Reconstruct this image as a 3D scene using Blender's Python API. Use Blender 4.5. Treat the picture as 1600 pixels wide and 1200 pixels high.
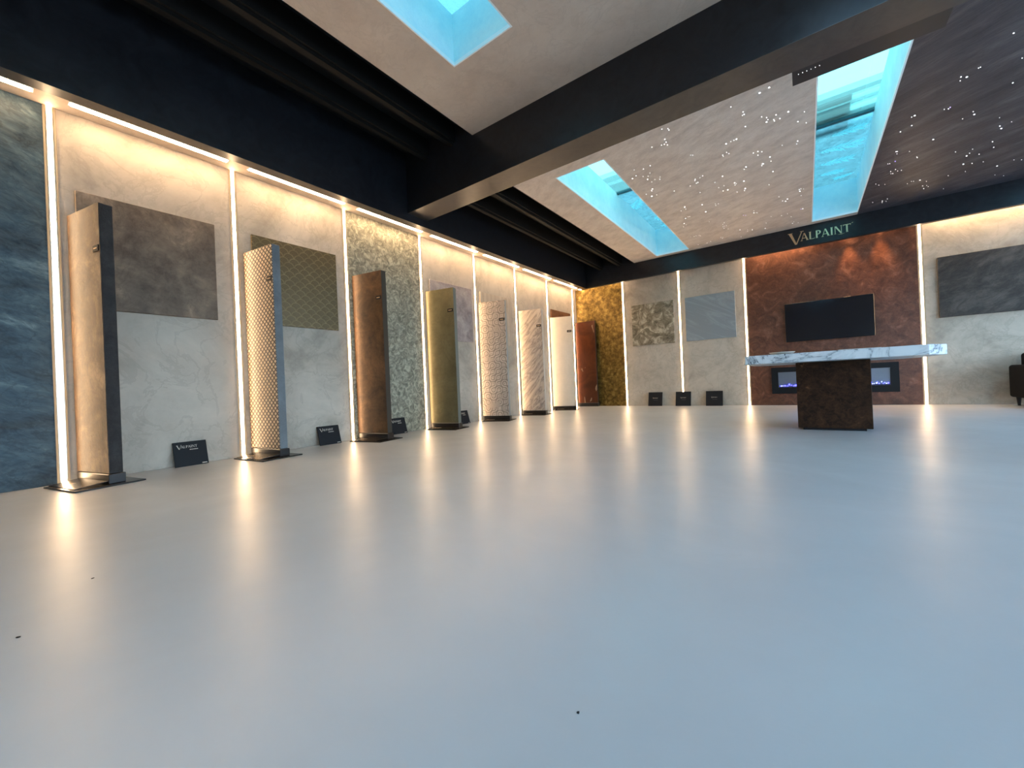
import bpy, bmesh, math, random
from mathutils import Vector, Matrix

# ------------------------------------------------------------------ clear
for o in list(bpy.data.objects):
    bpy.data.objects.remove(o)
SC = bpy.context.scene
COL = SC.collection
random.seed(7)

# ------------------------------------------------------------------ camera
CX, CZ = 4.555, 0.6
YAW, PITCH, ROLL, FPX = 0.63388, 0.00199, -0.04335, 625.88
def cam_axes():
    f = Vector((-math.sin(YAW)*math.cos(PITCH), math.cos(YAW)*math.cos(PITCH), math.sin(PITCH)))
    r = Vector((math.cos(YAW), math.sin(YAW), 0)); u = r.cross(f)
    c, s = math.cos(ROLL), math.sin(ROLL)
    return c*r+s*u, c*u-s*r, f
r_, u_, f_ = cam_axes()
cd = bpy.data.cameras.new('camera'); cam = bpy.data.objects.new('camera', cd); COL.objects.link(cam)
cd.sensor_width = 36; cd.lens = FPX/1600*36; cd.clip_start = 0.02; cd.clip_end = 200
m = Matrix((r_, u_, -f_)).transposed().to_4x4(); m.translation = (CX, 0, CZ)
cam.matrix_world = m
SC.camera = cam

# ------------------------------------------------------------------ world: bright overcast sky, cold against the warm lamps
W = bpy.data.worlds.new('sky'); SC.world = W; W.use_nodes = True
bg = W.node_tree.nodes['Background']
bg.inputs[0].default_value = (0.60, 0.82, 1.05, 1); bg.inputs[1].default_value = 7.5

SC.view_settings.view_transform = 'Standard'; SC.view_settings.look = 'None'
SC.view_settings.gamma = 1; SC.view_settings.use_curve_mapping = False
SC.view_settings.exposure = 0.7

LED_V, LED_H, LED_B, SPOT_W = 24.0, 29.0, 60.0, 80.0
WARM = (1.0, 0.67, 0.38)

# ------------------------------------------------------------------ node helpers
class T:
    def __init__(s, name):
        s.m = bpy.data.materials.new(name); s.m.use_nodes = True
        s.t = s.m.node_tree; s.b = s.t.nodes['Principled BSDF']; s.out = s.t.nodes['Material Output']
        s._c = None
    def n(s, typ, **kw):
        x = s.t.nodes.new(typ)
        for k, v in kw.items(): setattr(x, k, v)
        return x
    def l(s, a, b): s.t.links.new(a, b)
    def co(s):
        if s._c is None: s._c = s.n('ShaderNodeTexCoord').outputs['Object']
        return s._c
    def v(s, sock, val):
        if hasattr(val, 'is_linked') or hasattr(val, 'links'): s.l(val, sock)
        else: sock.default_value = val
    def math(s, op, a, b=0.0, c=None):
        x = s.n('ShaderNodeMath', operation=op); s.v(x.inputs[0], a); s.v(x.inputs[1], b)
        if c is not None: s.v(x.inputs[2], c)
        return x.outputs[0]
    def mapping(s, scale=(1, 1, 1), rot=(0, 0, 0), loc=(0, 0, 0)):
        src = s.co()
        if any(rot):                                   # turn first, then stretch
            y = s.n('ShaderNodeMapping'); s.l(src, y.inputs[0]); y.inputs['Rotation'].default_value = rot; src = y.outputs[0]
        x = s.n('ShaderNodeMapping'); s.l(src, x.inputs[0])
        x.inputs['Scale'].default_value = scale; x.inputs['Location'].default_value = loc
        return x.outputs[0]
    def noise(s, vec, scale, detail=6, rough=.6, dist=0.0):
        x = s.n('ShaderNodeTexNoise'); s.l(vec, x.inputs['Vector'])
        x.inputs['Scale'].default_value = scale; x.inputs['Detail'].default_value = detail
        x.inputs['Roughness'].default_value = rough; x.inputs['Distortion'].default_value = dist
        return x.outputs[0]
    def ramp(s, fac, stops):
        x = s.n('ShaderNodeValToRGB'); s.l(fac, x.inputs[0])
        e = x.color_ramp.elements
        while len(e) < len(stops): e.new(0.5)
        for i, (p, c) in enumerate(stops):
            e[i].position = p; e[i].color = (*c, 1)
        return x.outputs[0]
    def mix(s, fac, a, b, mode='MIX'):
        x = s.n('ShaderNodeMix', data_type='RGBA', blend_type=mode)
        s.v(x.inputs[0], fac)
        for i, c in ((6, a), (7, b)):
            if isinstance(c, tuple): x.inputs[i].default_value = (*c, 1)
            else: s.l(c, x.inputs[i])
        return x.outputs[2]
    def bump(s, h, strength=.3, dist=.01):
        x = s.n('ShaderNodeBump'); x.inputs['Strength'].default_value = strength; x.inputs['Distance'].default_value = dist
        s.l(h, x.inputs['Height']); s.l(x.outputs[0], s.b.inputs['Normal'])
    def set(s, color=None, rough=None, metal=None, spec=None):
        if color is not None:
            if isinstance(color, tuple): s.b.inputs['Base Color'].default_value = (*color, 1)
            else: s.l(color, s.b.inputs['Base Color'])
        if rough is not None: s.v(s.b.inputs['Roughness'], rough)
        if metal is not None: s.v(s.b.inputs['Metallic'], metal)
        if spec is not None: s.v(s.b.inputs['Specular IOR Level'], spec)
        return s.m

def lin(r, g, b):
    f = lambda c: ((c/255+.055)/1.055)**2.4 if c/255 > .04045 else c/255/12.92
    return (f(r), f(g), f(b))

def plain(name, c, rough=.5, metal=0.0, spec=.5):
    return T(name).set(c, rough, metal, spec)

def emit(name, c, s):
    t = T(name); t.set((0.8, 0.8, 0.8), .5)
    t.b.inputs['Emission Color'].default_value = (*c, 1); t.b.inputs['Emission Strength'].default_value = s
    return t.m

def plaster(name, stops, scale=1.2, dist=1.5, rough=.6, metal=0.0, bump=.15, stretch=(1, 1, 1), rot=(0, 0, 0), fine=None, spec=.4, detail=8):
    t = T(name); vec = t.mapping(stretch, rot)
    a = t.noise(vec, scale, detail, .66, dist*.3)
    c = t.ramp(a, stops)
    b = t.noise(vec, scale*6, 5, .68, dist*.3)
    c = t.mix(t.math('MULTIPLY', t.math('SUBTRACT', b, .35), .55), c, tuple(min(1, x*1.25) for x in stops[-1][1]))
    cr = t.math('ABSOLUTE', t.math('SUBTRACT', t.noise(vec, scale*2.6, 7, .6, .7), .5))
    c = t.mix(t.math('MULTIPLY', t.math('LESS_THAN', cr, .018), t.math('MULTIPLY', b, .48)), c, stops[0][1])
    if fine: 
        f = t.noise(vec, fine, 3, .7, .5)
        c = t.mix(t.math('MULTIPLY', f, .35), c, stops[0][1])
    rr = t.math('ADD', t.math('MULTIPLY', b, .25), rough-.12)
    t.bump(b, bump, .008)
    return t.set(c, rr, metal, spec)

# ------------------------------------------------------------------ materials
M = {}
M['beige'] = plaster('plaster_greige', [(.3, lin(150, 139, 125)), (.5, lin(182, 170, 154)), (.7, lin(200, 188, 172))], 1.1, 2.2, .6, bump=.2)
M['beige2'] = plaster('plaster_greige_cloudy', [(.32, lin(146, 136, 122)), (.5, lin(178, 167, 151)), (.72, lin(202, 190, 174))], 1.4, 2.6, .58, bump=.22, rot=(.3, .5, .2))
M['blue'] = plaster('plaster_storm_blue', [(.3, lin(8, 18, 26)), (.45, lin(26, 48, 62)), (.56, lin(58, 82, 94)), (.68, lin(134, 152, 154))], 1.3, 2.8, .5, bump=.18, stretch=(1, 1.1, 2.2), rot=(.45, 0, 0))
M['leaf'] = plaster('plaster_silver_leaf', [(.38, lin(96, 95, 82)), (.5, lin(142, 139, 122)), (.62, lin(200, 194, 170))], 12, 5.0, .42, .2, .3, fine=40)
M['olive'] = plaster('plaster_gold_olive', [(.35, lin(66, 50, 18)), (.5, lin(118, 94, 44)), (.66, lin(168, 142, 80))], 12, 1.2, .38, .55, .3)
M['rustwall'] = plaster('plaster_rust', [(.34, lin(66, 38, 25)), (.48, lin(92, 55, 38)), (.58, lin(112, 70, 50)), (.70, lin(140, 100, 80))], 5.5, 3.5, .34, .08, .4, fine=60)
M['taupe'] = plaster('ceiling_taupe', [(.3, lin(180, 164, 150)), (.5, lin(198, 182, 168)), (.7, lin(210, 196, 182))], 1.6, 1.0, .55, bump=.35, fine=30)
M['taupe_stars'] = plaster('ceiling_taupe_rippled', [(.3, lin(184, 171, 162)), (.5, lin(206, 194, 184)), (.7, lin(220, 210, 200))], 4.5, 1.0, .5, bump=.6, stretch=(1.0, 2.0, 1), rot=(0, 0, .5))
M['nightstone'] = plaster('ceiling_night_stone', [(.3, lin(30, 33, 44)), (.5, lin(56, 58, 68)), (.7, lin(92, 90, 96))], 1.8, 1.6, .5, bump=.6, stretch=(1, 3.2, 1), rot=(0, 0, .6))
t = T('satin_black'); a = t.noise(t.mapping(), 5, 6, .6, 2.0)
t.bump(a, .08, .005)
M['black'] = t.set(t.ramp(a, [(.3, (.004, .005, .008)), (.7, (.014, .016, .022))]), t.math('ADD', t.math('MULTIPLY', a, .2), .30), 0.0, .45)
t = T('satin_black_soffit'); a = t.noise(t.mapping(), 4, 6, .6, 2.5)
M['blacks'] = t.set(t.ramp(a, [(.3, (.022, .020, .020)), (.7, (.055, .048, .045))]), t.math('ADD', t.math('MULTIPLY', a, .15), .28), 0.0, .6)
M['flatblack'] = plain('matt_black', (.006, .007, .010), .6, 0, .3)
t = T('resin_floor'); mp = t.mapping()
a = t.noise(mp, .45, 5, .55, .8); b = t.noise(mp, 2.5, 6, .6, 1.2); g = t.noise(t.mapping((1, 1, 1), (0, 0, 0)), 90, 2, .5)
c = t.ramp(a, [(.3, lin(166, 172, 178)), (.7, lin(184, 190, 195))])
c = t.mix(t.math('MULTIPLY', b, .25), c, lin(150, 154, 160))
t.bump(t.math('ADD', b, t.math('MULTIPLY', g, .12)), .05, .02)
M['floor'] = t.set(c, t.math('ADD', t.math('MULTIPLY', b, .18), .27), 0.0, .6)
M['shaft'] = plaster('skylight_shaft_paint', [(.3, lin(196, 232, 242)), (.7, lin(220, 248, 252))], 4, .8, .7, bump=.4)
M['flange'] = plain('champagne_flange', (.34, .28, .20), .7, 0, .1)
M['white'] = plain('white_trim', (.85, .93, .96), .5)
M['alu'] = plain('brushed_aluminium', (.62, .56, .46), .3, .9)
M['ledv'] = emit('led_strip_light', WARM, LED_V)
M['ledh'] = emit('led_tube_light', WARM, LED_H)
M['ledb'] = emit('led_cove_light', WARM, LED_B)
M['star'] = emit('fibre_star_light', (.92, .95, 1), 2.0)
M['starv'] = emit('fibre_star_violet', (.35, .25, 1), 2.5)
M['gold'] = plain('brushed_brass_letters', lin(214, 186, 150), .28, .9)
M['print'] = plain('pale_print', lin(205, 196, 182), .5, .2)

# ------------------------------------------------------------------ mesh helpers
def boxbm(bm, x0, x1, y0, y1, z0, z1, bev=0, seg=1):
    g = bmesh.ops.create_cube(bm, size=1)
    vs = g['verts']
    for v in vs:
        v.co = Vector(((x0+x1)/2+v.co.x*(x1-x0), (y0+y1)/2+v.co.y*(y1-y0), (z0+z1)/2+v.co.z*(z1-z0)))
    if bev:
        es = {e for v in vs for e in v.link_edges}
        bmesh.ops.bevel(bm, geom=list(es), offset=bev, segments=seg, affect='EDGES', profile=.5)
    return bm
def prism(bm, pts, z0, z1, tf=None):
    """pts: 2-D outline; extruded z0..z1; tf maps (x,y,z)->Vector"""
    tf = tf or (lambda x, y, z: Vector((x, y, z)))
    a = [bm.verts.new(tf(x, y, z0)) for x, y in pts]; b = [bm.verts.new(tf(x, y, z1)) for x, y in pts]
    n = len(pts)
    bm.faces.new(a[::-1]); bm.faces.new(b)
    for i in range(n):
        j = (i+1) % n; bm.faces.new((a[i], a[j], b[j], b[i]))
def obj(name, bm, mat, parent=None, smooth=False):
    bmesh.ops.recalc_face_normals(bm, faces=bm.faces)
    me = bpy.data.meshes.new(name); bm.to_mesh(me); bm.free()
    if smooth:
        for p in me.polygons: p.use_smooth = True
    me.materials.append(mat)
    o = bpy.data.objects.new(name, me); COL.objects.link(o)
    if parent: o.parent = parent
    return o
def bx(name, b, mat, parent=None, bev=0, seg=1):
    return obj(name, boxbm(bmesh.new(), *b, bev=bev, seg=seg), mat, parent)
def tag(o, label=None, cat=None, group=None, kind=None):
    if label: o['label'] = label
    if cat: o['category'] = cat
    if group: o['group'] = group
    if kind: o['kind'] = kind
    return o
def thing(name, label, cat, loc=(0, 0, 0), rotz=0, group=None):
    o = bpy.data.objects.new(name, None); COL.objects.link(o)
    o.empty_display_size = .1
    o.location = loc; o.rotation_euler = (0, 0, rotz)
    return tag(o, label, cat, group)
def struct(o, label=None): return tag(o, label, kind='structure')

# ------------------------------------------------------------------ dimensions
D, ZL, ZF = 9.03, 2.865, 2.814
ZC1, ZC2 = 3.472, 3.168
YF = 8.78
BY1, BY2, BY3, BZ = 3.49, 3.827, 4.012, 2.913
RX, NY = 10.2, -3.6
LED = [.419+1.202*k for k in range(-3, 8)]
XB = [1.205, 2.432, 3.647, 6.082, 8.5]

# ------------------------------------------------------------------ floor and shell
fl = struct(bx('floor', (-.3, RX+.3, NY-.3, D+.3, -.12, 0), M['floor']), 'pale blue-grey seamless resin floor with a satin sheen')
wl = struct(bx('wall_left', (-.3, -.04, NY-.3, D+.3, 0, 4.4), M['flatblack']))
kinds = {-3: 'beige', -2: 'beige2', -1: 'beige', 0: 'blue', 1: 'beige', 2: 'beige2', 3: 'leaf', 4: 'beige', 5: 'beige2', 6: 'beige', 7: 'beige2', 8: 'beige'}
lab = {0: 'storm blue marbled plaster wall panel', 3: 'silvery leaf-patterned grey-green wall panel', 1: 'cloudy greige plaster wall panel'}
edges = [NY]+LED+[D-.001]
for i in range(len(edges)-1):
    k = i-3                       # panel k ends at LED strip k
    y0 = edges[i]+(.021 if i else 0); y1 = edges[i+1]-(.021 if i < len(edges)-2 else 0)
    o = bx('wall_panel', (-.04, 0, y0, y1, 0, ZL), M[kinds.get(k, 'beige')], wl, bev=.003)
    if k in lab: o['label'] = lab[k]
wb = struct(bx('wall_back', (-.3, RX+.3, D+.04, D+.3, 0, 4.4), M['flatblack']))
ed = [0.0]+XB+[RX]
for i, mname in enumerate(['olive', 'beige2', 'beige', 'rustwall', 'beige2', 'beige']):
    x0 = ed[i]+(.021 if i else 0); x1 = ed[i+1]-(.021 if i < 5 else 0)
    o = bx('wall_panel', (x0, x1, D, D+.04, 0, 3.0), M[mname], wb, bev=.003)
    o['label'] = ['gold-olive stippled wall panel in the corner', 'cloudy greige plaster wall panel', 'cloudy greige plaster wall panel', 'rust brown plaster wall panel behind the television', 'cloudy greige plaster wall panel', 'cloudy greige plaster wall panel'][i]

# unseen sides of the room with glazing added for daylight behind and to the right of the camera
def wall_with_openings(name, axis, pos, th, lo, hi, top, ops, mat):
    bm = bmesh.new(); cur = lo
    def bb(a0, a1, z0, z1):
        if axis == 'x': boxbm(bm, pos, pos+th, a0, a1, z0, z1)
        else: boxbm(bm, a0, a1, pos, pos+th, z0, z1)
    for (a0, a1, z0, z1) in ops:
        bb(cur, a0, 0, top)
        if z0 > 0: bb(a0, a1, 0, z0)
        bb(a0, a1, z1, top); cur = a1
    bb(cur, hi, 0, top)
    return struct(obj(name, bm, mat))
wall_with_openings('wall_right', 'x', RX, .25, NY, D, 4.4, [(-.5, 8.0, .05, 2.0)], M['beige'])
wall_with_openings('wall_front', 'y', NY-.25, .25, 0, RX, 4.4, [(7.6, 9.6, .05, 2.3)], M['beige'])
def window(n, axis, pos, a0, a1, z0, z1, k):
    bm = bmesh.new()
    def bb(p0, p1, b0, b1, c0, c1):
        if axis == 'x': boxbm(bm, p0, p1, b0, b1, c0, c1)
        else: boxbm(bm, b0, b1, p0, p1, c0, c1)
    bb(pos, pos+.06, a0, a1, z0, z0+.05); bb(pos, pos+.06, a0, a1, z1-.05, z1)
    for i in range(k+1):
        a = a0+(a1-a0)*i/k; bb(pos, pos+.06, max(a0, a-.03), min(a1, a+.03), z0+.05, z1-.05)
    return struct(obj('window_%d' % n, bm, M['flatblack']))
window(1, 'x', RX+.1, -.5, 8.0, .05, 2.0, 4)  # added unseen window, brings side daylight to floor and back wall
window(2, 'y', NY-.15, 7.6, 9.6, .05, 2.3, 2)  # small unseen window added behind the camera for daylight
# forecourt outside the glazing
struct(bx('ground', (-30, 40, -30, 40, -.5, -.14), plain('forecourt_paving', (.32, .33, .33), .8)))

# ------------------------------------------------------------------ ceilings
def slab(name, x0, x1, y0, y1, z0, z1, holes, mat):
    """rectangle with rectangular holes sharing the same y band, in one mesh"""
    bm = bmesh.new()
    ys = sorted({y0, y1} | {h[2] for h in holes} | {h[3] for h in holes})
    ys = [y for y in ys if y0 <= y <= y1]
    for a, b in zip(ys[:-1], ys[1:]):
        cur = x0
        for h in sorted(holes):
            if h[2] <= a and h[3] >= b:
                if h[0] > cur: boxbm(bm, cur, h[0], a, b, z0, z1)
                cur = h[1]
        if cur < x1: boxbm(bm, cur, x1, a, b, z0, z1)
    return struct(obj(name, bm, mat))
S1, S2, S3 = (2.11, 2.758), (4.72, 5.328), (7.34, 7.95)
YA0, YA1, YB0, YB1 = -1.55, 2.66, 4.43, 8.65
c1 = slab('ceiling', 1.58, RX, NY, BY1, ZC1, ZC1+.03, [(*s, YA0, YA1) for s in (S1, S2, S3)], M['taupe'])
c1['label'] = 'smooth taupe plaster ceiling with a skylight in front of the beam'
c2 = slab('ceiling', 1.59, S2[1], BY1+.2, YF, ZC2, ZC2+.03, [(*S1, YB0, YB1), (S2[0], S2[1]+.1, YB0, YB1)], M['taupe_stars'])
c2['label'] = 'rippled taupe ceiling dotted with tiny star lights'
c3 = slab('ceiling', S2[1], RX, BY1+.2, YF, ZC2, ZC2+.03, [(*S3, YB0, YB1)], M['nightstone'])
c3['label'] = 'dark stone-effect ceiling with star lights right of the skylight'
# roof deck that closes everything above, pierced by the shafts
rd = slab('roof_deck', -.3, RX+.3, NY-.3, D+.3, 4.0, 4.12, [(*s, YA0, YA1) for s in (S1, S2, S3)]+[(*s, YB0, YB1) for s in (S1, S2, S3)], M['flatblack'])

def tinted(name, col, tl, pattern=False):
    t = T(name); t.t.nodes.remove(t.b)
    tr = t.n('ShaderNodeBsdfTransparent'); tr.inputs[0].default_value = (*col, 1)
    tl_ = t.n('ShaderNodeBsdfTranslucent'); tl_.inputs[0].default_value = (*[min(1, c*1.1) for c in col], 1)
    gl = t.n('ShaderNodeBsdfGlossy'); gl.inputs[0].default_value = (1, 1, 1, 1); gl.inputs[1].default_value = .05
    m1 = t.n('ShaderNodeMixShader'); m2 = t.n('ShaderNodeMixShader')
    if pattern:
        f = t.noise(t.mapping((1, 1, 1)), 6, 6, .7, 2.0)
        t.l(t.math('MULTIPLY', f, tl*2), m1.inputs[0])
    else: m1.inputs[0].default_value = tl
    t.l(tr.outputs[0], m1.inputs[1]); t.l(tl_.outputs[0], m1.inputs[2])
    m2.inputs[0].default_value = .05
    t.l(m1.outputs[0], m2.inputs[1]); t.l(gl.outputs[0], m2.inputs[2]); t.l(m2.outputs[0], t.out.inputs[0])
    return t.m
M['pane'] = tinted('skylight_glass', (.30, .46, .43), .14)
M['pane_clear'] = tinted('skylight_clear_glass', (.78, .88, .92), .06)
M['pane_dark'] = tinted('skylight_glass_wet', (.185, .32, .33), .35, True)
M['frond'] = None
t = T('pale_frond_leaf'); t.t.nodes.remove(t.b)
tl_ = t.n('ShaderNodeBsdfTranslucent'); tl_.inputs[0].default_value = (.75, .98, 1, 1)
df = t.n('ShaderNodeBsdfTransparent'); df.inputs[0].default_value = (.9, 1, 1, 1)
mm = t.n('ShaderNodeMixShader'); mm.inputs[0].default_value = .6
t.l(df.outputs[0], mm.inputs[1]); t.l(tl_.outputs[0], mm.inputs[2]); t.l(mm.outputs[0], t.out.inputs[0]); M['frond'] = t.m

def skylight(n, xs, y0, y1, z0, z1, lab):
    clear = n in (4, 5, 8)  # added skylights out of view, glazed clear to let in more daylight
    """shaft walls, thin bright edge trim, two panes and a glazing bar"""
    x0, x1 = xs; th = .03
    bm = bmesh.new()
    boxbm(bm, x0-th, x0, y0-th, y1+th, z0+.032, z1); boxbm(bm, x1, x1+th, y0-th, y1+th, z0+.032, z1)
    boxbm(bm, x0, x1, y0-th, y0, z0+.032, z1); boxbm(bm, x0, x1, y1, y1+th, z0+.032, z1)
    root = struct(obj('window_%d' % n, bm, M['shaft']), lab)
    bm = bmesh.new(); e = .012
    boxbm(bm, x0, x0+e, y0, y1, z0-.002, z0+.03); boxbm(bm, x1-e, x1, y0, y1, z0-.002, z0+.03)
    boxbm(bm, x0+e, x1-e, y0, y0+e, z0-.002, z0+.03); boxbm(bm, x0+e, x1-e, y1-e, y1, z0-.002, z0+.03)
    obj('edge_trim', bm, M['white'], root)
    ym = y0+(y1-y0)*.5
    bx('pane', (x0-th, x1+th, y0-th, ym-.03, z1, z1+.008), M['pane_clear'] if clear else M['pane'], root)
    bx('pane', (x0-th, x1+th, ym+.03, y1+th, z1, z1+.008), M['pane_clear'] if clear else M['pane_dark'], root)
    bx('glazing_bar', (x0-th, x1+th, ym-.03, ym+.03, z1-.02, z1+.05), plain('teal_glazing_bar_%d' % n, lin(40, 92, 104), .5), root)
    bm = bmesh.new()
    boxbm(bm, x0-.09, x0-th, y0-.09, y1+.09, z1-.15, z1+.02); boxbm(bm, x1+th, x1+.09, y0-.09, y1+.09, z1-.15, z1+.02)
    boxbm(bm, x0-th, x1+th, y0-.09, y0-th, z1-.15, z1+.02); boxbm(bm, x0-th, x1+th, y1+th, y1+.09, z1-.15, z1+.02)
    obj('kerb', bm, M['flatblack'], root)
    # portal that helps sampling the sky through this opening
    ld = bpy.data.lights.new('sky_portal', 'AREA'); ld.shape = 'RECTANGLE'; ld.size = x1-x0; ld.size_y = y1-y0
    ld.cycles.is_portal = True
    lo = bpy.data.objects.new('sky_portal', ld); COL.objects.link(lo); lo.location = ((x0+x1)/2, (y0+y1)/2, z1+.03); lo.parent = root
    return root
Z1T, Z2T = 3.945, 3.73
sk = {}
for n, (xs, lb) in enumerate([(S1, 'skylight shaft in the near taupe ceiling'), (S2, 'unseen skylight shaft added above the camera'), (S3, 'unseen skylight shaft added far right near')]):
    sk[3+n] = skylight(3+n, xs, YA0, YA1, ZC1, Z1T, lb)
sk[6] = skylight(6, S1, YB0, YB1, ZC2, Z2T, 'long narrow skylight shaft above the corner of the room')
sk[7] = skylight(7, S2, YB0, YB1, ZC2, Z2T, 'wide skylight shaft above the marble table')
sk[8] = skylight(8, S3, YB0, YB1, ZC2, Z2T, 'unseen skylight shaft added far right')
for a, b in ((6.17, 6.26), (6.40, 6.50), (6.73, 6.85)):
    o = bx('roof_slat', (S2[0]-.03, 5.10, a, b, Z2T+.055, Z2T+.08), plain('dark_roof_slat', (.03, .045, .05), .7), sk[7]); o['label'] = 'dark slat across the glass'
    o = bx('roof_slat', (5.10, S2[1]+.03, a, b, Z2T+.055, Z2T+.08), M['frond'], sk[7]); o['label'] = 'pale translucent end of the slat'
# roof covering at the level of the panes for the lower bay (keeps the void dark)
slab('roof_deck', -.3, RX+.3, BY1+.2, D+.3, Z2T-.14, Z2T-.06, [(s[0]-.03, s[1]+.03, YB0-.03, YB1+.03) for s in (S1, S2, S3)], M['flatblack'])
slab('roof_deck', -.3, RX+.3, NY-.3, BY1+.2, Z1T-.14, Z1T-.06, [(s[0]-.03, s[1]+.03, YA0-.03, YA1+.03) for s in (S1, S2, S3)], M['flatblack'])
bpy.data.objects.remove(rd)

# palm fronds lying on the wet panes
def frond(loc, rz, L, n=13, seedv=1):
    rnd = random.Random(seedv); bm = bmesh.new()
    boxbm(bm, 0, L, -.004, .004, 0, .006)
    for i in range(n):
        x = L*(.12+.85*i/(n-1)); ln = L*.42*math.sin(.5+2.2*i/n)*rnd.uniform(.8, 1.1)
        for s in (-1, 1):
            a = math.radians(rnd.uniform(38, 58)); dx, dy = math.cos(a)*ln, s*math.sin(a)*ln
            p = [(x, 0), (x+.35*dx+.010, .35*dy-.006*s), (x+dx, dy), (x+.35*dx-.010, .35*dy+.006*s)]
            prism(bm, p, .001, .004)
    o = obj('palm_frond', bm, M['frond'])
    o.location = loc; o.rotation_euler = (0, 0, rz)
    return o
fr = [((2.35, 6.95, 0), 2.1, .42, 3), ((2.5, 7.3, 0), -1.0, .38, 4), ((2.3, 7.95, 0), 1.2, .3, 5), ((2.6, 8.35, 0), 2.5, .36, 6),
      ((4.78, 7.3, 0), .1, .48, 7), ((4.8, 7.75, 0), .1, .40, 8), ((4.9, 6.9, 0), .0, .36, 9), ((4.82, 8.15, 0), .1, .30, 10), ((5.28, 8.4, 0), 2.9, .24, 11)]
fl_lab = ['over the glazing bar end of the corner skylight', 'on the middle of the corner skylight', 'on the far half of the corner skylight', 'at the far end of the corner skylight',
          'spread widest on the skylight above the table', 'middle left on the skylight above the table', 'nearest the building on the skylight above the table', 'at the far end of the skylight above the table', 'small one far right on the skylight above the table']
for (l, rz, L, sd), lb in zip(fr, fl_lab):
    o = frond((l[0], l[1], Z2T-.006), rz, L, 13, sd)
    tag(o, 'pale palm frond '+lb, 'leaf', 'palm fronds on the skylight glass')

# neighbouring building seen through the skylight above the table
bd = thing('neighbour_building', 'white building with dark louvred bands seen through the wide skylight', 'building', (0, 14.0, 0))
mw = plain('pale_render', (.70, .86, .86), .8); mdk = plain('dark_louvre', (.05, .10, .12), .6); mbg = plain('sandstone_sill', (.50, .47, .38), .8); mgr = plain('grey_glazing', (.20, .33, .36), .3)
bx('wall', (-6, 16, .15, 5, -.1, 8.0), mw, bd)
for z0, z1 in ((7.35, 7.68), (6.95, 7.18), (6.55, 6.80)):
    bx('louvre', (-6, 5.75, .02, .15, z0, z1), mdk, bd)
    bx('window', (5.78, 16, .05, .15, z0, z1), mgr, bd)
for z0 in (7.24, 6.83):
    bx('sill', (-6, 16, -.10, .15, z0, z0+.08), mbg, bd)
bx('eaves', (-6.2, 16.2, -.25, .2, 7.86, 8.02), mw, bd)

# ------------------------------------------------------------------ beams, bulkhead, soffit, joists
b1 = bmesh.new(); boxbm(b1, .41, RX, BY1, BY2, BZ+.004, 3.8)
beam = struct(obj('ceiling_beam', b1, M['black']), 'deep black beam crossing the ceiling')
bx('beam_underside', (.41, RX, BY1, BY2, BZ, BZ+.004), M['blacks'], beam)
bx('beam_housing', (4.55, 5.405, BY2, BY3, BZ, 3.3), M['black'], beam)['label'] = 'deeper boxed section of the beam'
for i in range(6):
    bm = bmesh.new(); bmesh.ops.create_cone(bm, segments=8, radius1=.004, radius2=.004, depth=.004, cap_ends=True)
    o = obj('status_light', bm, M['star'], beam); o.location = (4.59+.026*i, 3.88-.001*i, BZ-.001); o.scale = (.5, .5, 1)
bk = struct(bx('bulkhead', (.297, .41, NY, YF+.08, ZF, 3.8), M['black']), 'black bulkhead running above the left wall panels')
bx('bulkhead_underside', (.297, .41, NY, YF, ZF-.004, ZF), M['blacks'], bk)
sf = struct(bx('ceiling_soffit', (-.04, .297, NY, D, ZL, ZL+.05), M['taupe']), 'narrow lit soffit above the left wall panels')
fa = struct(bx('trim_1', (.41, RX, YF, YF+.08, ZF, 3.8), M['black']), 'black fascia above the back wall')
bx('trim_2', (.297, RX, YF+.08, D+.04, 3.0, 3.05), M['flatblack']); struct(bpy.data.objects['trim_2'], 'recess above the back wall behind the fascia')
vd = struct(bx('ceiling_void', (.41, 1.58, NY, BY1, 3.70, 3.74), M['flatblack']), 'black recess beside the bulkhead')
vd2 = struct(bx('ceiling_void', (.41, 1.59, BY2, YF, 3.42, 3.46), M['flatblack']), 'black recess beside the bulkhead beyond the beam')
struct(bx('trim_3', (1.575, 1.59, NY, BY1, ZC1+.002, 3.70), M['flatblack'])); struct(bx('trim_4', (1.575, 1.59, BY2, YF, ZC2+.002, 3.42), M['flatblack']))
M['joist'] = plain('charcoal_joist', (.006, .0055, .005), .65, 0, .25)
for (y0, y1, z, par, zt) in ((NY, BY1, ZC1, vd, 3.70), (BY2, YF, ZC2, vd2, 3.42)):
    for x in (.80, 1.25):
        bx('joist', (x-.03, x+.03, y0, y1, z, zt), M['joist'], par)
        bx('joist', (x+.035, x+.06, y0, y1, z+.03, zt), M['joist'], par)

# star lights set in the ceilings
sm = bmesh.new(); bmesh.ops.create_cone(sm, segments=6, radius1=.0055, radius2=.004, depth=.006, cap_ends=True)
sme = bpy.data.meshes.new('fibre_light'); sm.to_mesh(sme); sm.free(); sme.materials.append(M['star'])
smv = sme.copy(); smv.materials.clear(); smv.materials.append(M['starv'])
def stars(parent, x0, x1, y0, y1, n, big, sd):
    rnd = random.Random(sd); k = 0
    while k < n:
        x, y = rnd.uniform(x0, x1), rnd.uniform(y0, y1)
        cl = rnd.choice((1, 1, 1, 2, 3, 4))
        for j in range(cl):
            if k >= n: break
            o = bpy.data.objects.new('fibre_light', smv if rnd.random() < .03 else sme); COL.objects.link(o); o.parent = parent
            o.location = (x+(rnd.gauss(0, .05) if j else 0), y+(rnd.gauss(0, .05) if j else 0), ZC2-.001)
            s = big*rnd.choice((.45, .5, .6, .7, 1.1)); o.scale = (s, s, 1); k += 1
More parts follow.
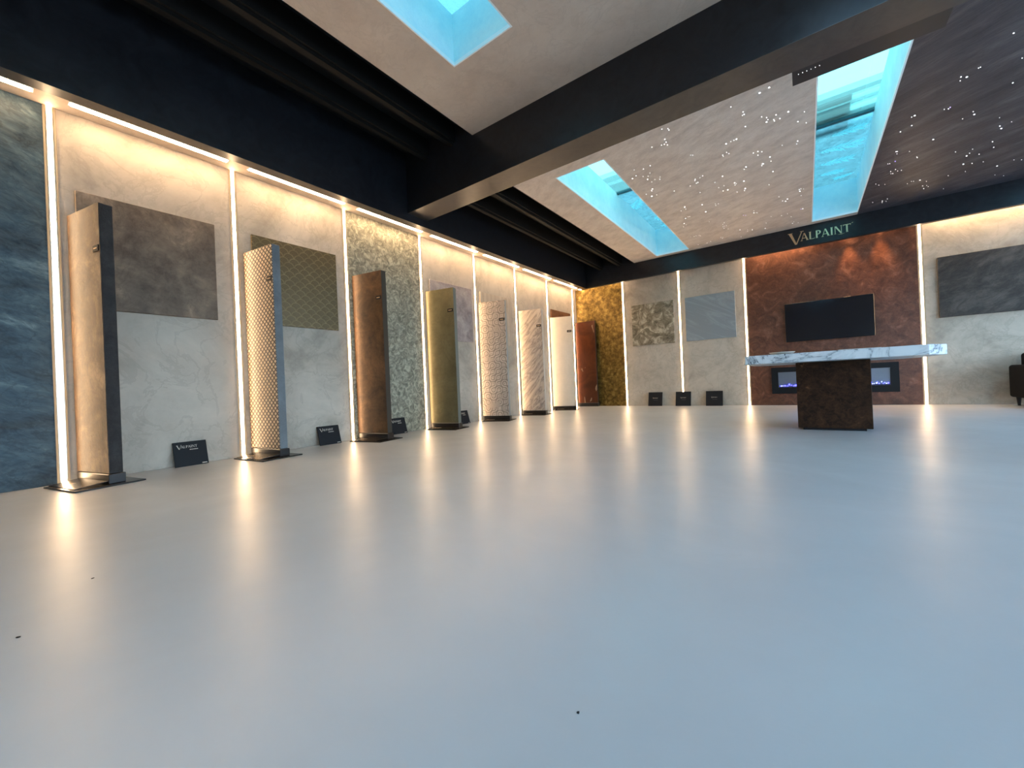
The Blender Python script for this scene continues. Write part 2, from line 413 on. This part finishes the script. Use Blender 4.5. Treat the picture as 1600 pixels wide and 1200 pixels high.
stars(c2, 2.85, 4.66, 4.25, 8.6, 170, 1.25, 5)
stars(c3, 5.42, 7.25, 4.1, 8.6, 125, 1.25, 9)

# ------------------------------------------------------------------ LED strips and tubes
ordn = ['first', 'second', 'third', 'fourth', 'fifth', 'sixth', 'seventh', 'eighth']
def led_strip(loc, rz, h, label):
    t = thing('led_strip', label, 'strip light', loc, rz, 'vertical strip lights between the wall panels')
    bm = bmesh.new()                                   # local +x points into the room
    boxbm(bm, -.038, -.033, -.02, .02, 0, h); boxbm(bm, -.033, .004, -.02, -.0135, 0, h); boxbm(bm, -.033, .004, .0135, .02, 0, h)
    obj('channel', bm, M['alu'], t)
    for s_ in (-1, 1):
        bx('flange', (.0005, .003, *sorted((s_*.021, s_*.034)), 0, h), M['flange'], t)
    bm = bmesh.new()
    pts = [(-.02, -.013), (.004, -.013), (.010, -.009), (.012, 0), (.010, .009), (.004, .013), (-.02, .013)]
    prism(bm, pts, .004, h-.004)
    obj('diffuser', bm, M['ledv'], t)
    return t
stand = ['beside the brown slab panel, right of the blue wall panel', 'left of the lattice-patterned display panel', 'left of the copper brown display panel', 'left of the khaki green display panel',
         'left of the meander-patterned display panel', 'left of the white marbled display panel', 'left of the cream display panel', 'nearest the corner on the left wall']
for k in range(8):
    led_strip((0, LED[k+3], 0), 0, ZL, 'warm vertical light strip '+stand[k])
for k in range(3):
    led_strip((0, LED[k], 0), 0, ZL, 'warm vertical light strip on the left wall %s behind the camera' % ('farthest', 'in the middle', 'just')[k])
bl = ['between the gold-olive panel and the first greige panel', 'above the middle black plaque on the back wall', 'at the left edge of the rust brown wall', 'at the right edge of the rust brown wall', 'far right on the back wall']
for k, x in enumerate(XB):
    z0 = 0 if k != 1 else 0.0
    led_strip((x, D, z0), -math.pi/2, 2.99, 'warm vertical light strip '+bl[k])
def tube(loc, rz, L, label, mat, r=.028, grp='horizontal light tubes under the soffit'):
    t = thing('light_tube', label, 'tube light', loc, rz, grp)      # local y along the tube, hangs below z=0
    bm = bmesh.new()
    boxbm(bm, -r-.004, r+.004, 0, L, -.008, 0); obj('housing', bm, M['white'], t)
    bm = bmesh.new(); pts = [(r*math.cos(a), -.008+(-.016)*math.sin(a)) for a in [math.pi*i/8 for i in range(9)]]
    prism(bm, pts, .01, L-.01, lambda x, y, z: Vector((x, z, y if y > -.0081 else -.008+(y+.008)*.4)))
    obj('diffuser', bm, mat, t)
wn = ['above the blue wall panel', 'above the brown stone painting', 'above the gold scalloped painting', 'above the silver leaf wall panel', 'above the mauve grey painting', 'above the pale striped painting', 'above the white marbled display panel', 'above the small rust painting']
for k in range(0, 8):
    y0 = LED[k+2]+.085
    tube((.165, y0, ZL), 0, 1.202-.17, 'glowing horizontal light tube '+wn[k], M['ledh'])
tube((.165, LED[10]+.06, ZL), 0, .10, 'very short light tube in the corner of the soffit', M['ledh'])
for k in (0, 1):
    tube((.165, LED[k]+.085, ZL), 0, 1.202-.17, 'glowing light tube over the left wall behind the camera, %s' % ('farther', 'nearer')[k], M['ledh'])
for x0, x1, lb in ((.1, 1.15, 'over the gold-olive panel'), (3.75, 4.75, 'over the left of the rust wall'), (6.2, 8.4, 'over the right greige panel')):
    tube((x0, D-.125, 3.0), -math.pi/2, x1-x0, 'light tube hidden behind the fascia '+lb, M['ledb'], .02, 'tubes behind the fascia')
    
for x, lb in ((5.22, 'left downlight above the television, behind the fascia'), (5.62, 'right downlight above the television, behind the fascia')):
    t = thing('downlight', lb, 'spotlight', (x, D-.075, 2.99), 0, 'downlights over the rust wall')
    bm = bmesh.new(); bmesh.ops.create_cone(bm, segments=20, radius1=.04, radius2=.034, depth=.05, cap_ends=True); bmesh.ops.translate(bm, verts=bm.verts, vec=(0, 0, -.02)); obj('body', bm, M['flatblack'], t)
    bm = bmesh.new(); bmesh.ops.create_cone(bm, segments=20, radius1=.03, radius2=.03, depth=.004, cap_ends=True); bmesh.ops.translate(bm, verts=bm.verts, vec=(0, 0, -.048)); obj('lens', bm, M['ledb'], t)
    ld = bpy.data.lights.new('downlight_lamp', 'SPOT'); ld.energy = SPOT_W; ld.color = (1, .52, .20); ld.spot_size = math.radians(64); ld.spot_blend = .7; ld.shadow_soft_size = .02
    lo = bpy.data.objects.new('downlight_lamp', ld); COL.objects.link(lo); lo.parent = t; lo.location = (0, 0, -.056); lo.rotation_euler = (math.radians(-12), 0, 0)

# ------------------------------------------------------------------ lettering (built as outlines)
def glyph(ch):
    """list of outlines, cap height 1, and advance"""
    w, n, s = .17, .055, .04
    def serif(cx, y, half=.11, th=.03):
        return [(cx-half, y), (cx+half, y), (cx+half, y+th), (cx-half, y+th)]
    if ch == 'V':
        return [[(.0, 1.0), (.2, 1.0), (.52, .0), (.44, -.0), (.40, .0)], [(.44, 0), (.52, 0), (.90, 1.02), (.84, 1.02)], serif(.10, .985, .16), serif(.87, 1.0, .12)], .86
    if ch == 'A':
        return [[(.0, 0), (.06, 0), (.36, 1), (.30, 1)], [(.30, 1), (.42, 1), (.78, 0), (.60, 0)], [(.14, .30), (.62, .30), (.60, .36), (.16, .36)], serif(.04, 0), serif(.69, 0, .14)], .82
    if ch == 'L':
        return [[(.06, 0), (.06+w, 0), (.06+w, 1), (.06, 1)], [(.06, 0), (.60, 0), (.63, .22), (.58, .05), (.2, .05)], serif(.14, .97, .13)], .68
    if ch == 'P':
        out = [[(.06, 0), (.06+w, 0), (.06+w, 1), (.06, 1)], serif(.14, 0, .13)]
        N = 10
        for i in range(N):
            a0, a1 = math.pi/2-math.pi*i/N, math.pi/2-math.pi*(i+1)/N
            o = lambda a, R, r: (.24+R*math.cos(a), .73+r*math.sin(a))
            out.append([o(a0, .36, .27), o(a1, .36, .27), o(a1, .20, .21), o(a0, .20, .21)])
        return out, .68
    if ch == 'I':
        return [[(.08, 0), (.08+w, 0), (.08+w, 1), (.08, 1)], serif(.165, 0, .13), serif(.165, .97, .13)], .38
    if ch == 'N':
        return [[(.08, 0), (.14, 0), (.14, 1), (.08, 1)], [(.06, 1), (.24, 1), (.80, 0), (.66, 0)], [(.72, .0), (.78, .0), (.78, 1), (.72, 1)], serif(.11, 0, .10), serif(.75, .97, .10)], .90
    if ch == 'T':
        return [[(.30, 0), (.30+w, 0), (.30+w, .96), (.30, .96)], [(0, .94), (.77, .94), (.80, 1.0), (.0, 1.0)], [(0, .8), (.05, .94), (0, .96)], [(.77, .8), (.77, .96), (.72, .94)], serif(.385, 0, .13)], .82
    return [], .3
def wordmark(name, parent, width, tf, mat, depth=.004, label=None):
    """VALPAINT with its tall V; tf maps (x along, y up, z out)"""
    bm = bmesh.new(); x = 0; items = []
    for i, ch in enumerate('VALPAINT'):
        gl, adv = glyph(ch); sc = 1.72 if i == 0 else 1.0; dy = -.36 if i == 0 else 0
        for p in gl: items.append([(x+px*sc, py*sc*(1.0 if i else .95)+dy) for px, py in p])
        x += adv*sc*(1.0 if i else .92)+.03
    k = width/x
    for p in items: prism(bm, [(px*k, py*k) for px, py in p], 0, depth, tf)
    if name == 'lettering_large': # flicks under the N and after the T
        xn = x-1.45
        prism(bm, [((xn)*k, -.10*k), ((xn+.45)*k, -.16*k), ((xn+.75)*k, -.06*k), ((xn+.45)*k, -.10*k)], 0, depth, tf)
        prism(bm, [((x+.02)*k, 1.02*k), ((x+.16)*k, 1.08*k), ((x+.16)*k, 1.14*k), ((x+.02)*k, 1.06*k)], 0, depth, tf)
    o = obj('lettering' if parent else 'wall_sign', bm, mat, parent)
    return o, k
sg, k = wordmark('lettering_large', None, .86, lambda x, y, z: Vector((4.39+x, YF-z, 2.912+y)), M['gold'], .012)
tag(sg, 'brass VALPAINT letters mounted on the black fascia above the television', 'sign')

# ------------------------------------------------------------------ display panels on base plates
def lattice_mat():
    t = T('lattice_print'); sep = t.n('ShaderNodeSeparateXYZ'); t.l(t.co(), sep.inputs[0])
    s = 1/.058
    u = t.math('MULTIPLY', sep.outputs[0], s); v = t.math('MULTIPLY', sep.outputs[2], s*1.1)
    def tri(a): return t.math('ABSOLUTE', t.math('SUBTRACT', t.math('FRACT', a), .5))
    a = tri(t.math('ADD', u, v)); b = tri(t.math('SUBTRACT', u, v))
    mx = t.math('MAXIMUM', a, b)                                  # .5 on the lines
    line = t.math('GREATER_THAN', mx, .32)
    dash = t.math('GREATER_THAN', t.math('ADD', a, b), .42)
    f = t.math('MAXIMUM', line, t.math('MULTIPLY', dash, .0))
    n = t.noise(t.mapping(), 8, 4)
    c = t.mix(f, t.ramp(n, [(.3, lin(198, 176, 148)), (.7, lin(220, 200, 172))]), lin(56, 34, 20))
    t.bump(f, .3, .003)
    return t.set(c, .45, 0, .5)
def meander_mat():
    t = T('meander_print'); sep = t.n('ShaderNodeSeparateXYZ'); t.l(t.co(), sep.inputs[0])
    s = 1/.105
    u = t.math('MULTIPLY', sep.outputs[0], s); v = t.math('MULTIPLY', sep.outputs[2], s)
    fu, fv = t.math('FRACT', u), t.math('FRACT', v)
    cmb = t.n('ShaderNodeCombineXYZ'); t.l(t.math('FLOOR', u), cmb.inputs[0]); t.l(t.math('FLOOR', v), cmb.inputs[1])
    wn_ = t.n('ShaderNodeTexWhiteNoise'); t.l(cmb.outputs[0], wn_.inputs['Vector'])
    flip = t.math('GREATER_THAN', wn_.outputs['Value'], .5)
    fu2 = t.math('ADD', t.math('MULTIPLY', fu, t.math('SUBTRACT', 1, t.math('MULTIPLY', flip, 2))), flip)
    def dist(cx, cy):
        return t.math('SQRT', t.math('ADD', t.math('POWER', t.math('ABSOLUTE', t.math('SUBTRACT', fu2, cx)), 2), t.math('POWER', t.math('ABSOLUTE', t.math('SUBTRACT', fv, cy)), 2)))
    d = t.math('MINIMUM', dist(0, 0), dist(1, 1))
    w = t.math('ABSOLUTE', t.math('SUBTRACT', t.math('FRACT', t.math('MULTIPLY', d, 3.0)), .5))
    line = t.math('GREATER_THAN', w, .30)
    n = t.noise(t.mapping(), 5, 5, .6, 1.5); wear = t.math('GREATER_THAN', n, .40)
    base = t.ramp(n, [(.35, lin(176, 160, 146)), (.65, lin(206, 190, 174))])
    c = t.mix(t.math('MULTIPLY', line, t.math('MULTIPLY', wear, .75)), base, lin(112, 102, 94))
    return t.set(c, .5, 0, .4)
def marble_mat(name, base, vein, scale, rot, stretch, lo=.46, hi=.50, rough=.3):
    t = T(name); vec = t.mapping(stretch, rot)
    a = t.noise(vec, scale, 8, .6, 1.2)
    v1 = t.math('ABSOLUTE', t.math('SUBTRACT', a, .5))
    c = t.ramp(v1, [(.0, vein), (.02, tuple(.5*(x+y) for x, y in zip(base, vein))), (.09, base)])
    b = t.noise(vec, scale*.6, 4, .5, .6)
    c = t.mix(t.math('MULTIPLY', b, .35), c, tuple(x*.8 for x in base))
    return t.set(c, rough, 0, .5)
P = {}
P[0] = (plaster('brown_leather_stone', [(.34, lin(36, 24, 15)), (.5, lin(84, 62, 42)), (.66, lin(138, 112, 84))], 3.4, 2, .5, 0, .3, fine=50), plaster('charcoal_hammered', [(.3, lin(26, 24, 25)), (.7, lin(58, 54, 54))], 14, 1, .6, .1, .6))
P[1] = (lattice_mat(), plaster('slate_blue_edge', [(.3, lin(88, 94, 98)), (.7, lin(118, 124, 128))], 5, 1, .5))
P[2] = (plaster('copper_brown_velvet', [(.34, lin(40, 26, 14)), (.5, lin(72, 50, 32)), (.66, lin(104, 76, 50))], 3, 1.6, .42, .3, .1), plain('dark_bronze_edge', lin(58, 54, 46), .5, .2))
P[3] = (plaster('khaki_satin', [(.3, lin(84, 78, 56)), (.5, lin(104, 98, 72)), (.7, lin(120, 114, 86))], 2.0, 1.0, .35, .3, .05), plain('grey_green_edge', lin(106, 112, 104), .5))
P[4] = (meander_mat(), plain('pale_grey_edge', lin(150, 152, 148), .5))
P[5] = (marble_mat('white_marble_diagonal', lin(206, 190, 172), lin(120, 104, 100), 3.0, (0, math.radians(48), 0), (.7, 1, 3.6)), plain('marble_edge', lin(190, 182, 170), .5))
P[6] = (plaster('cream_satin', [(.3, lin(214, 200, 178)), (.7, lin(228, 214, 194))], 2, 1, .4, 0, .03), plain('cream_edge', lin(205, 195, 178), .5))
t = T('rust_flaked'); a = t.noise(t.mapping(), 2.5, 6, .6, 1.5); b = t.noise(t.mapping((5, 5, 1.6)), 1.9, 3, .4, .6)
flk = t.math('GREATER_THAN', b, .70)
M['rustboard'] = t.set(t.mix(flk, t.ramp(a, [(.3, lin(66, 30, 14)), (.6, lin(100, 50, 25)), (.75, lin(122, 66, 36))]), lin(160, 140, 118)), .35, .1, .5)
M['plinth'] = plain('black_satin_plinth', (.012, .010, .010), .28, 0, .5)
M['plate'] = plain('black_steel_plate', (.02, .017, .015), .25, .3, .5)
ang = [12.5, 7.5, 10.25, 12.5, 17.75, 10.75, 20.0]
nm = ['brown leathery stone-finish display panel with charcoal edge, nearest the camera', 'beige display panel with dark brown diamond lattice and blue-grey edge', 'plain copper brown display panel with dark edge',
      'khaki green satin display panel with grey-green edge', 'beige display panel with curling meander line pattern', 'white marbled display panel with diagonal grey veins', 'plain cream white display panel']
tagw = [.07, .075, .075, .085, .09, .09, .09]
def display_panel(k, loc, rz, label, face, edge, w=.48, th=.08, plate=True):
    t = thing('display_panel', label, 'display panel', loc, rz, 'standing display panels along the left wall' if plate else None)
    u0 = th*math.tan(rz)-.004 if rz > .05 else 0
    bx('board', (u0, w, .003, th, .082, 2.05), edge, t, bev=.004)
    bx('front_face', (.001, w-.001, -.0005, .003, .084, 2.048), face, t)
    bx('plinth', (u0+.004, w+.012, -.008, th+.01, .012 if plate else 0.0, .08), M['plinth'], t, bev=.003)
    if plate:
        bx('base_plate', (.062, .545, -.20, .185, 0, .011), M['plate'], t, bev=.002)
        bm = bmesh.new()
        pts = [(.065, -.175, .012), (.46, -.175, .012), (w+.01, -.012, .032), (.065, -.012, .032)]
        lo = [bm.verts.new(p) for p in pts]; hi = [bm.verts.new((p[0], p[1], p[2]+.003)) for p in pts]
        bm.faces.new(lo[::-1]); bm.faces.new(hi)
        for i in range(4): bm.faces.new((lo[i], lo[(i+1) % 4], hi[(i+1) % 4], hi[i]))
        lp = obj('label_plate', bm, M['plate'], t)
        sl = .02/.163
        wordmark('x', lp, .15, lambda x, y, z: Vector((.10+x, -.115+y, .0195+y*sl+z+.003)), M['gold'], .001)
    if k is not None:
        tg = bx('name_tag', (w-.02-tagw[k], w-.012, -.006, -.0005, 1.70, 1.745), M['flatblack'], t, bev=.001)
        bx('print_line', (w-.02-tagw[k]*.8, w-.03, -.0068, -.006, 1.718, 1.727), M['gold'], tg)
    return t
for k in range(7):
    display_panel(k, (.012, LED[k+3]+.07, 0), math.radians(ang[k]), nm[k], P[k][0], P[k][1])
rb = display_panel(None, (.03, 8.885, 0), math.radians(1.5), 'rust brown flaked display panel standing in the corner on the olive wall', M['rustboard'], plain('rust_board_edge', lin(40, 24, 16), .5), .50, .075, False)

# ------------------------------------------------------------------ wall paintings (sample canvases)
def scallop_mat():
    t = T('gold_scallops'); sep = t.n('ShaderNodeSeparateXYZ'); t.l(t.co(), sep.inputs[0])
    s = 1/.112
    u = t.math('MULTIPLY', sep.outputs[1], s); v = t.math('MULTIPLY', sep.outputs[2], s*2.3)
    row = t.math('FLOOR', v); off = t.math('FRACT', t.math('MULTIPLY', row, .5)); fv = t.math('FRACT', v)
    def arcs(o, dv):
        du = t.math('SUBTRACT', t.math('FRACT', t.math('ADD', u, o)), .5)
        return t.math('SQRT', t.math('ADD', t.math('MULTIPLY', du, du), t.math('POWER', t.math('MULTIPLY', t.math('ADD', fv, dv), .435), 2)))
    d0 = arcs(off, 0); d1 = arcs(t.math('ADD', off, .5), 1.0)
    inside = t.math('LESS_THAN', d1, .5)
    d = t.math('ADD', t.math('MULTIPLY', inside, d1), t.math('MULTIPLY', t.math('SUBTRACT', 1, inside), d0))
    line = t.math('GREATER_THAN', t.math('FRACT', t.math('MULTIPLY', d, 7)), .65)
    edge = t.math('MULTIPLY', t.math('GREATER_THAN', d, .445), t.math('LESS_THAN', d, .5))
    n = t.noise(t.mapping(), 9, 4)
    c = t.mix(t.math('MULTIPLY', t.math('MAXIMUM', edge, t.math('MULTIPLY', line, .3)), t.math('SUBTRACT', t.math('MULTIPLY', n, 1.2), .1)), lin(100, 84, 54), lin(156, 136, 94))
    t.bump(d, .4, .01)
    return t.set(c, .42, .35, .5)
def stripe_mat():
    t = T('pale_striped'); sep = t.n('ShaderNodeSeparateXYZ'); t.l(t.co(), sep.inputs[0])
    w = t.math('FRACT', t.math('MULTIPLY', sep.outputs[1], 9)); n = t.noise(t.mapping((1, 1, .5)), 10, 5)
    c = t.mix(t.math('MULTIPLY', t.math('GREATER_THAN', w, .5), .5), t.ramp(n, [(.3, lin(182, 164, 142)), (.7, lin(204, 188, 166))]), lin(176, 158, 138))
    return t.set(c, .55, 0, .4)
pt = [((.0, .535, 1.447, 1.345, 2.262), plaster('brown_stone_canvas', [(.36, lin(76, 62, 50)), (.5, lin(104, 88, 72)), (.58, lin(122, 104, 86)), (.68, lin(172, 150, 126))], 2.4, 1.6, .55, 0, .3, detail=9), 'brown stone-effect square canvas hanging behind the nearest display panel'),
      ((.0, 1.765, 2.68, 1.345, 2.262), scallop_mat(), 'gold canvas with overlapping scallop pattern'),
      ((.0, 4.18, 5.12, 1.345, 2.25), plaster('mauve_grey_canvas', [(.3, lin(120, 106, 104)), (.5, lin(158, 144, 140)), (.7, lin(190, 176, 166))], 4, 2, .5, 0, .4), 'mauve grey weathered canvas behind the khaki display panel'),
      ((.0, 5.34, 6.23, 1.345, 2.25), stripe_mat(), 'pale beige striped canvas behind the meander display panel'),
      ((.0, 7.75, 8.66, 1.345, 2.25), plaster('rust_canvas', [(.3, lin(92, 54, 32)), (.6, lin(126, 80, 50)), (.8, lin(150, 100, 66))], 4, 1.5, .5, .1, .3), 'rust brown canvas above the cream display panel')]
for (x, y0, y1, z0, z1), mat, lb in pt:
    tag(bx('wall_canvas', (.004, .024, y0, y1, z0, z1), mat, bev=.003), lb, 'painting', 'square sample canvases on the walls')
pb = [((1.40, 2.31, 1.355, 2.275), plaster('sage_cloud_canvas', [(.36, lin(80, 74, 60)), (.5, lin(128, 122, 106)), (.6, lin(184, 180, 164))], 5, 4, .4, .3, .4), 'sage and beige clouded canvas above the left black plaque'),
      ((2.545, 3.475, 1.355, 2.27), marble_mat('blue_grey_sandstone', lin(138, 146, 150), lin(156, 164, 168), 1.6, (0, math.radians(-28), 0), (.6, 1, 3.5), rough=.4), 'blue-grey canvas with diagonal streaks left of the rust wall')]
for (x0, x1, z0, z1), mat, lb in pb:
    tag(bx('wall_canvas', (x0, x1, D-.026, D-.004, z0, z1), mat, bev=.003), lb, 'painting', 'square sample canvases on the walls')
tag(bx('wall_canvas', (6.26, 8.10, D-.045, D-.004, 1.355, 2.29), plaster('charcoal_stone_canvas', [(.3, lin(38, 34, 31)), (.5, lin(58, 52, 48)), (.75, lin(104, 96, 88))], 2.6, 1.8, .65, 0, .5, stretch=(1, 1, 2), rot=(0, .5, 0)), bev=.003),
    'wide charcoal stone-effect canvas on the right of the back wall', 'painting', 'square sample canvases on the walls')

# ------------------------------------------------------------------ television and fireplace
tv = thing('television', 'wide black wall-mounted television on the rust wall', 'television', (4.89, D, 1.16))
bx('housing', (-.60, .60, -.05, -.005, .02, .68), M['flatblack'], tv, bev=.006)
bx('screen', (-.615, .615, -.075, -.05, 0, .70), plain('tv_screen', (.003, .004, .009), .12, 0, .5), tv, bev=.004)
fp = thing('electric_fireplace', 'black framed electric fireplace with blue glowing crystals behind the table', 'fireplace', (4.9, D, .215))
W2, H = .875, .49
bm = bmesh.new(); boxbm(bm, -W2, -.77, -.04, -.004, 0, H); boxbm(bm, .77, W2, -.04, -.004, 0, H); boxbm(bm, -.77, .77, -.04, -.004, 0, .115); boxbm(bm, -.77, .77, -.04, -.004, .40, H)
obj('frame', bm, plain('fireplace_black_glass', (.006, .007, .009), .5, 0, .2), fp)
bx('firebox', (-.77, .77, -.010, -.004, .115, .40), plain('firebox_mirror', (.22, .25, .28), .35, .5), fp)
bx('crystal_bed', (-.76, .76, -.034, -.011, .115, .135), plain('crystal_bed_dark', (.02, .02, .08), .3), fp)
ice = bmesh.new(); bmesh.ops.create_icosphere(ice, subdivisions=1, radius=.012)
icem = [bpy.data.meshes.new('crystal') for _ in range(2)]
ice.to_mesh(icem[0]); ice.to_mesh(icem[1]); ice.free()
icem[0].materials.append(emit('blue_crystal', (.05, .04, 1.0), 5.0)); icem[1].materials.append(emit('pale_crystal', (.45, .5, 1.0), 2.5))
rnd = random.Random(3)
for i in range(70):
    o = bpy.data.objects.new('crystal', icem[1 if rnd.random() < .2 else 0]); COL.objects.link(o); o.parent = fp
    s = rnd.uniform(.5, 1.15); o.scale = (s, s*.8, s*rnd.uniform(.8, 1.5)); o.location = (-.74+1.48*i/69+rnd.uniform(-.008, .008), -.024, .138+abs(rnd.gauss(0, .014)))
gm = tinted('fireplace_glass', (.9, .92, .95), .02)
bx('glass_front', (-.77, .77, -.039, -.036, .115, .40), gm, fp)

# ------------------------------------------------------------------ marble table
tb = thing('table', 'white and grey marble-topped table on a dark brown block pedestal', 'table', (4.75, 5.3, 0))
t = T('table_marble'); a = t.noise(t.mapping((1, 1, 1.6), (.3, .2, .6)), 2.6, 9, .65, 1.6); v1 = t.math('ABSOLUTE', t.math('SUBTRACT', a, .5))
b = t.noise(t.mapping(), 2.6, 5, .6, 1.0)
msk = t.math('GREATER_THAN', b, .56)
c = t.ramp(v1, [(0, lin(120, 130, 140)), (.012, lin(160, 170, 178)), (.03, lin(190, 200, 206)), (.1, lin(206, 214, 218))])
c = t.mix(t.math('MULTIPLY', t.math('LESS_THAN', v1, .008), t.math('MULTIPLY', msk, .8)), c, lin(40, 50, 64))
bl_ = t.noise(t.mapping((1, 1, 1), (0, 0, 0), (3, 1, 2)), 4.5, 8, .7, 1.4)
c = t.mix(t.math('GREATER_THAN', bl_, .645), c, lin(48, 58, 74))
M['marble'] = t.set(c, .5, 0, .25)
def chamfered(x0, x1, y0, y1, z0, z1, cl, cr):
    return [(x0, y0+cl[1]), (x0+cl[0], y0), (x1-cr[0], y0), (x1, y0+cr[1]), (x1, y1-.2), (x1-.1, y1), (x0+.1, y1), (x0, y1-.2)]
bm = bmesh.new(); pts = chamfered(-.725, .765, -.61, .80, 0, 0, (.035, .14), (.14, .19)); prism(bm, pts, .70, .785)
bmesh.ops.bevel(bm, geom=list(bm.edges), offset=.003, segments=2, affect='EDGES')
obj('tabletop', bm, M['marble'], tb)
bm = bmesh.new(); boxbm(bm, -.282, .308, -.15, .52, .022, .70, bev=.004)
obj('pedestal', bm, plaster('dark_brown_stone', [(.34, lin(20, 11, 6)), (.5, lin(34, 20, 11)), (.6, lin(50, 31, 18)), (.7, lin(110, 76, 48))], 4.2, 3.4, .7, 0, .35, detail=9, spec=.15), tb)
bx('foot', (-.24, .26, -.13, .50, 0, .022), M['flatblack'], tb)
# things on the table
dish = thing('dish', 'shallow pale dish on the left of the marble table', 'bowl', (4.36, 5.0, .785))
bm = bmesh.new(); prof = [(.03, 0), (.07, .006), (.10, .018), (.115, .030), (.108, .030), (.095, .022), (.06, .010), (0, .006)]
N = 24; rings = [[bm.verts.new((r*math.cos(2*math.pi*i/N), r*math.sin(2*math.pi*i/N), z)) for i in range(N)] for r, z in prof[:-1]]
for a_, b_ in zip(rings[:-1], rings[1:]):
    for i in range(N): bm.faces.new((a_[i], a_[(i+1) % N], b_[(i+1) % N], b_[i]))
bm.faces.new(rings[0][::-1]); bm.faces.new(rings[-1])
obj('body', bm, plain('pale_ceramic', lin(190, 186, 178), .3), dish, True)
fo = bmesh.new(); bmesh.ops.create_cone(fo, segments=20, radius1=.032, radius2=.03, depth=.004, cap_ends=True); bmesh.ops.translate(fo, verts=fo.verts, vec=(0, 0, .002)); obj('foot_ring', fo, M['flatblack'], dish)
for (x, y, w, d_, h, rz, c_, lb) in ((4.95, 5.0, .30, .21, .012, .15, lin(186, 190, 190), 'pale closed folder lying in the middle of the marble table'), (5.36, 5.0, .20, .16, .010, -.2, lin(160, 170, 176), 'grey sample card at the right end of the marble table'), (4.66, 5.05, .16, .10, .010, .3, lin(24, 26, 30), 'small black booklet between dish and folder on the table')):
    th_ = thing('folder', lb, 'folder', (x, y, .785), rz)
    bx('cover', (-w/2, w/2, -d_/2, d_/2, 0, .002), plain('folder_cover', c_, .4), th_)
    bx('pages', (-w/2+.004, w/2-.006, -d_/2+.004, d_/2-.004, .002, h-.002), M['print'], th_)
    bx('top_cover', (-w/2, w/2, -d_/2, d_/2, h-.002, h), plain('folder_top', c_, .4), th_)

# ------------------------------------------------------------------ plaques leaning on the walls
def leaning(name, loc, rz, w, h, tilt, label, grp, big):
    t = thing(name, label, 'sign board', loc, rz, grp)
    t.rotation_euler = (-tilt, 0, rz)
    bd_ = bx('board', (-w/2, w/2, 0, .012, 0, h), M['flatblack'], t, bev=.002)
    if big:
        wordmark('x', bd_, w*.62, lambda x, y, z: Vector((-w*.40+x, -z, h*.74+y)), M['print'], .001)
        for i in range(9):
            bx('print_line', (-w*.02+i*w*.028, -w*.02+i*w*.028+w*.018, -.001, 0, h*.645, h*.68), M['print'], bd_)
        bx('corner_print', (w*.30, w*.45, -.001, 0, h*.035, h*.065), M['print'], bd_)
    else:
        wordmark('x', bd_, w*.36, lambda x, y, z: Vector((-w*.18+x, -z, h*.54+y)), M['print'], .001)
        bx('print_line', (-w*.12, w*.18, -.001, 0, h*.42, h*.435), plain('dim_print', (.08, .08, .09), .5), bd_)
bkl = ['on the floor between the brown slab panel and the second light strip', 'on the floor left of the copper brown display panel', 'half hidden behind the copper brown display panel', 'mostly hidden behind the khaki display panel']
for (y, w), lb in zip(((1.185, .245), (2.49, .26), (3.475, .25), (4.76, .25)), bkl):
    leaning('booklet_board', (.085, y, .003), math.pi/2, w, .22, math.radians(16), 'black lettered board '+lb, 'black lettered boards along the left wall', True)
for (x, w), lb in zip(((1.868, .30), (2.447, .305), (3.04, .31)), ('left one of three, under the sage canvas', 'middle one of three, below the light strip', 'right one of three, under the blue-grey canvas')):
    leaning('plaque', (x, 8.90, .003), 0, w, .305, math.radians(14), 'square black plaque on the back wall floor, '+lb, 'square black plaques along the back wall', False)

# ------------------------------------------------------------------ black armchair at the right edge
ac = thing('armchair', 'black upholstered armchair at the right edge against the back wall', 'armchair', (7.35, 8.42, 0))
mf = plain('black_fabric', (.004, .0045, .006), .85, 0, .1)
for s, nme in ((-1, 0), (1, 1)):
    o = bx('armrest', (-.47 if s < 0 else .35, -.35 if s < 0 else .47, -.36, .40, .12, .575), mf, ac, bev=.035, seg=4)
    for f_i in o.data.polygons: f_i.use_smooth = True
bx('backrest', (-.35, .35, .22, .42, .12, .74), mf, ac, bev=.04, seg=4)
bx('seat', (-.35, .35, -.38, .22, .12, .42), mf, ac, bev=.03, seg=4)
for sx in (-1, 1):
    for sy in (-1, 1):
        bm = bmesh.new(); bmesh.ops.create_cone(bm, segments=12, radius1=.014, radius2=.026, depth=.12, cap_ends=True)
        o = obj('leg', bm, M['flatblack'], ac); o.location = (sx*.40, sy*.33, .06)

# specks lying on the floor
def Zf(px, py):
    d = (px-800)/FPX*r_-(py-600)/FPX*u_+f_; k_ = -CZ/d.z
    return Vector((CX, 0, CZ))+d*k_
for (px, py, s, lb) in ((29, 996, .006, 'dark crumb on the floor at the far left of the foreground'), (145, 904, .005, 'dark crumb on the floor below the nearest light strip'), (903, 1114, .004, 'tiny flat speck on the floor in the middle foreground')):
    p = Zf(px, py); bm = bmesh.new(); bmesh.ops.create_icosphere(bm, subdivisions=1, radius=s)
    rr = random.Random(px)
    for v in bm.verts: v.co *= rr.uniform(.6, 1.1); v.co.z *= .3
    o = obj('crumb', bm, M['flatblack']); o.location = (p.x, p.y, s*.25); tag(o, lb, 'crumb')
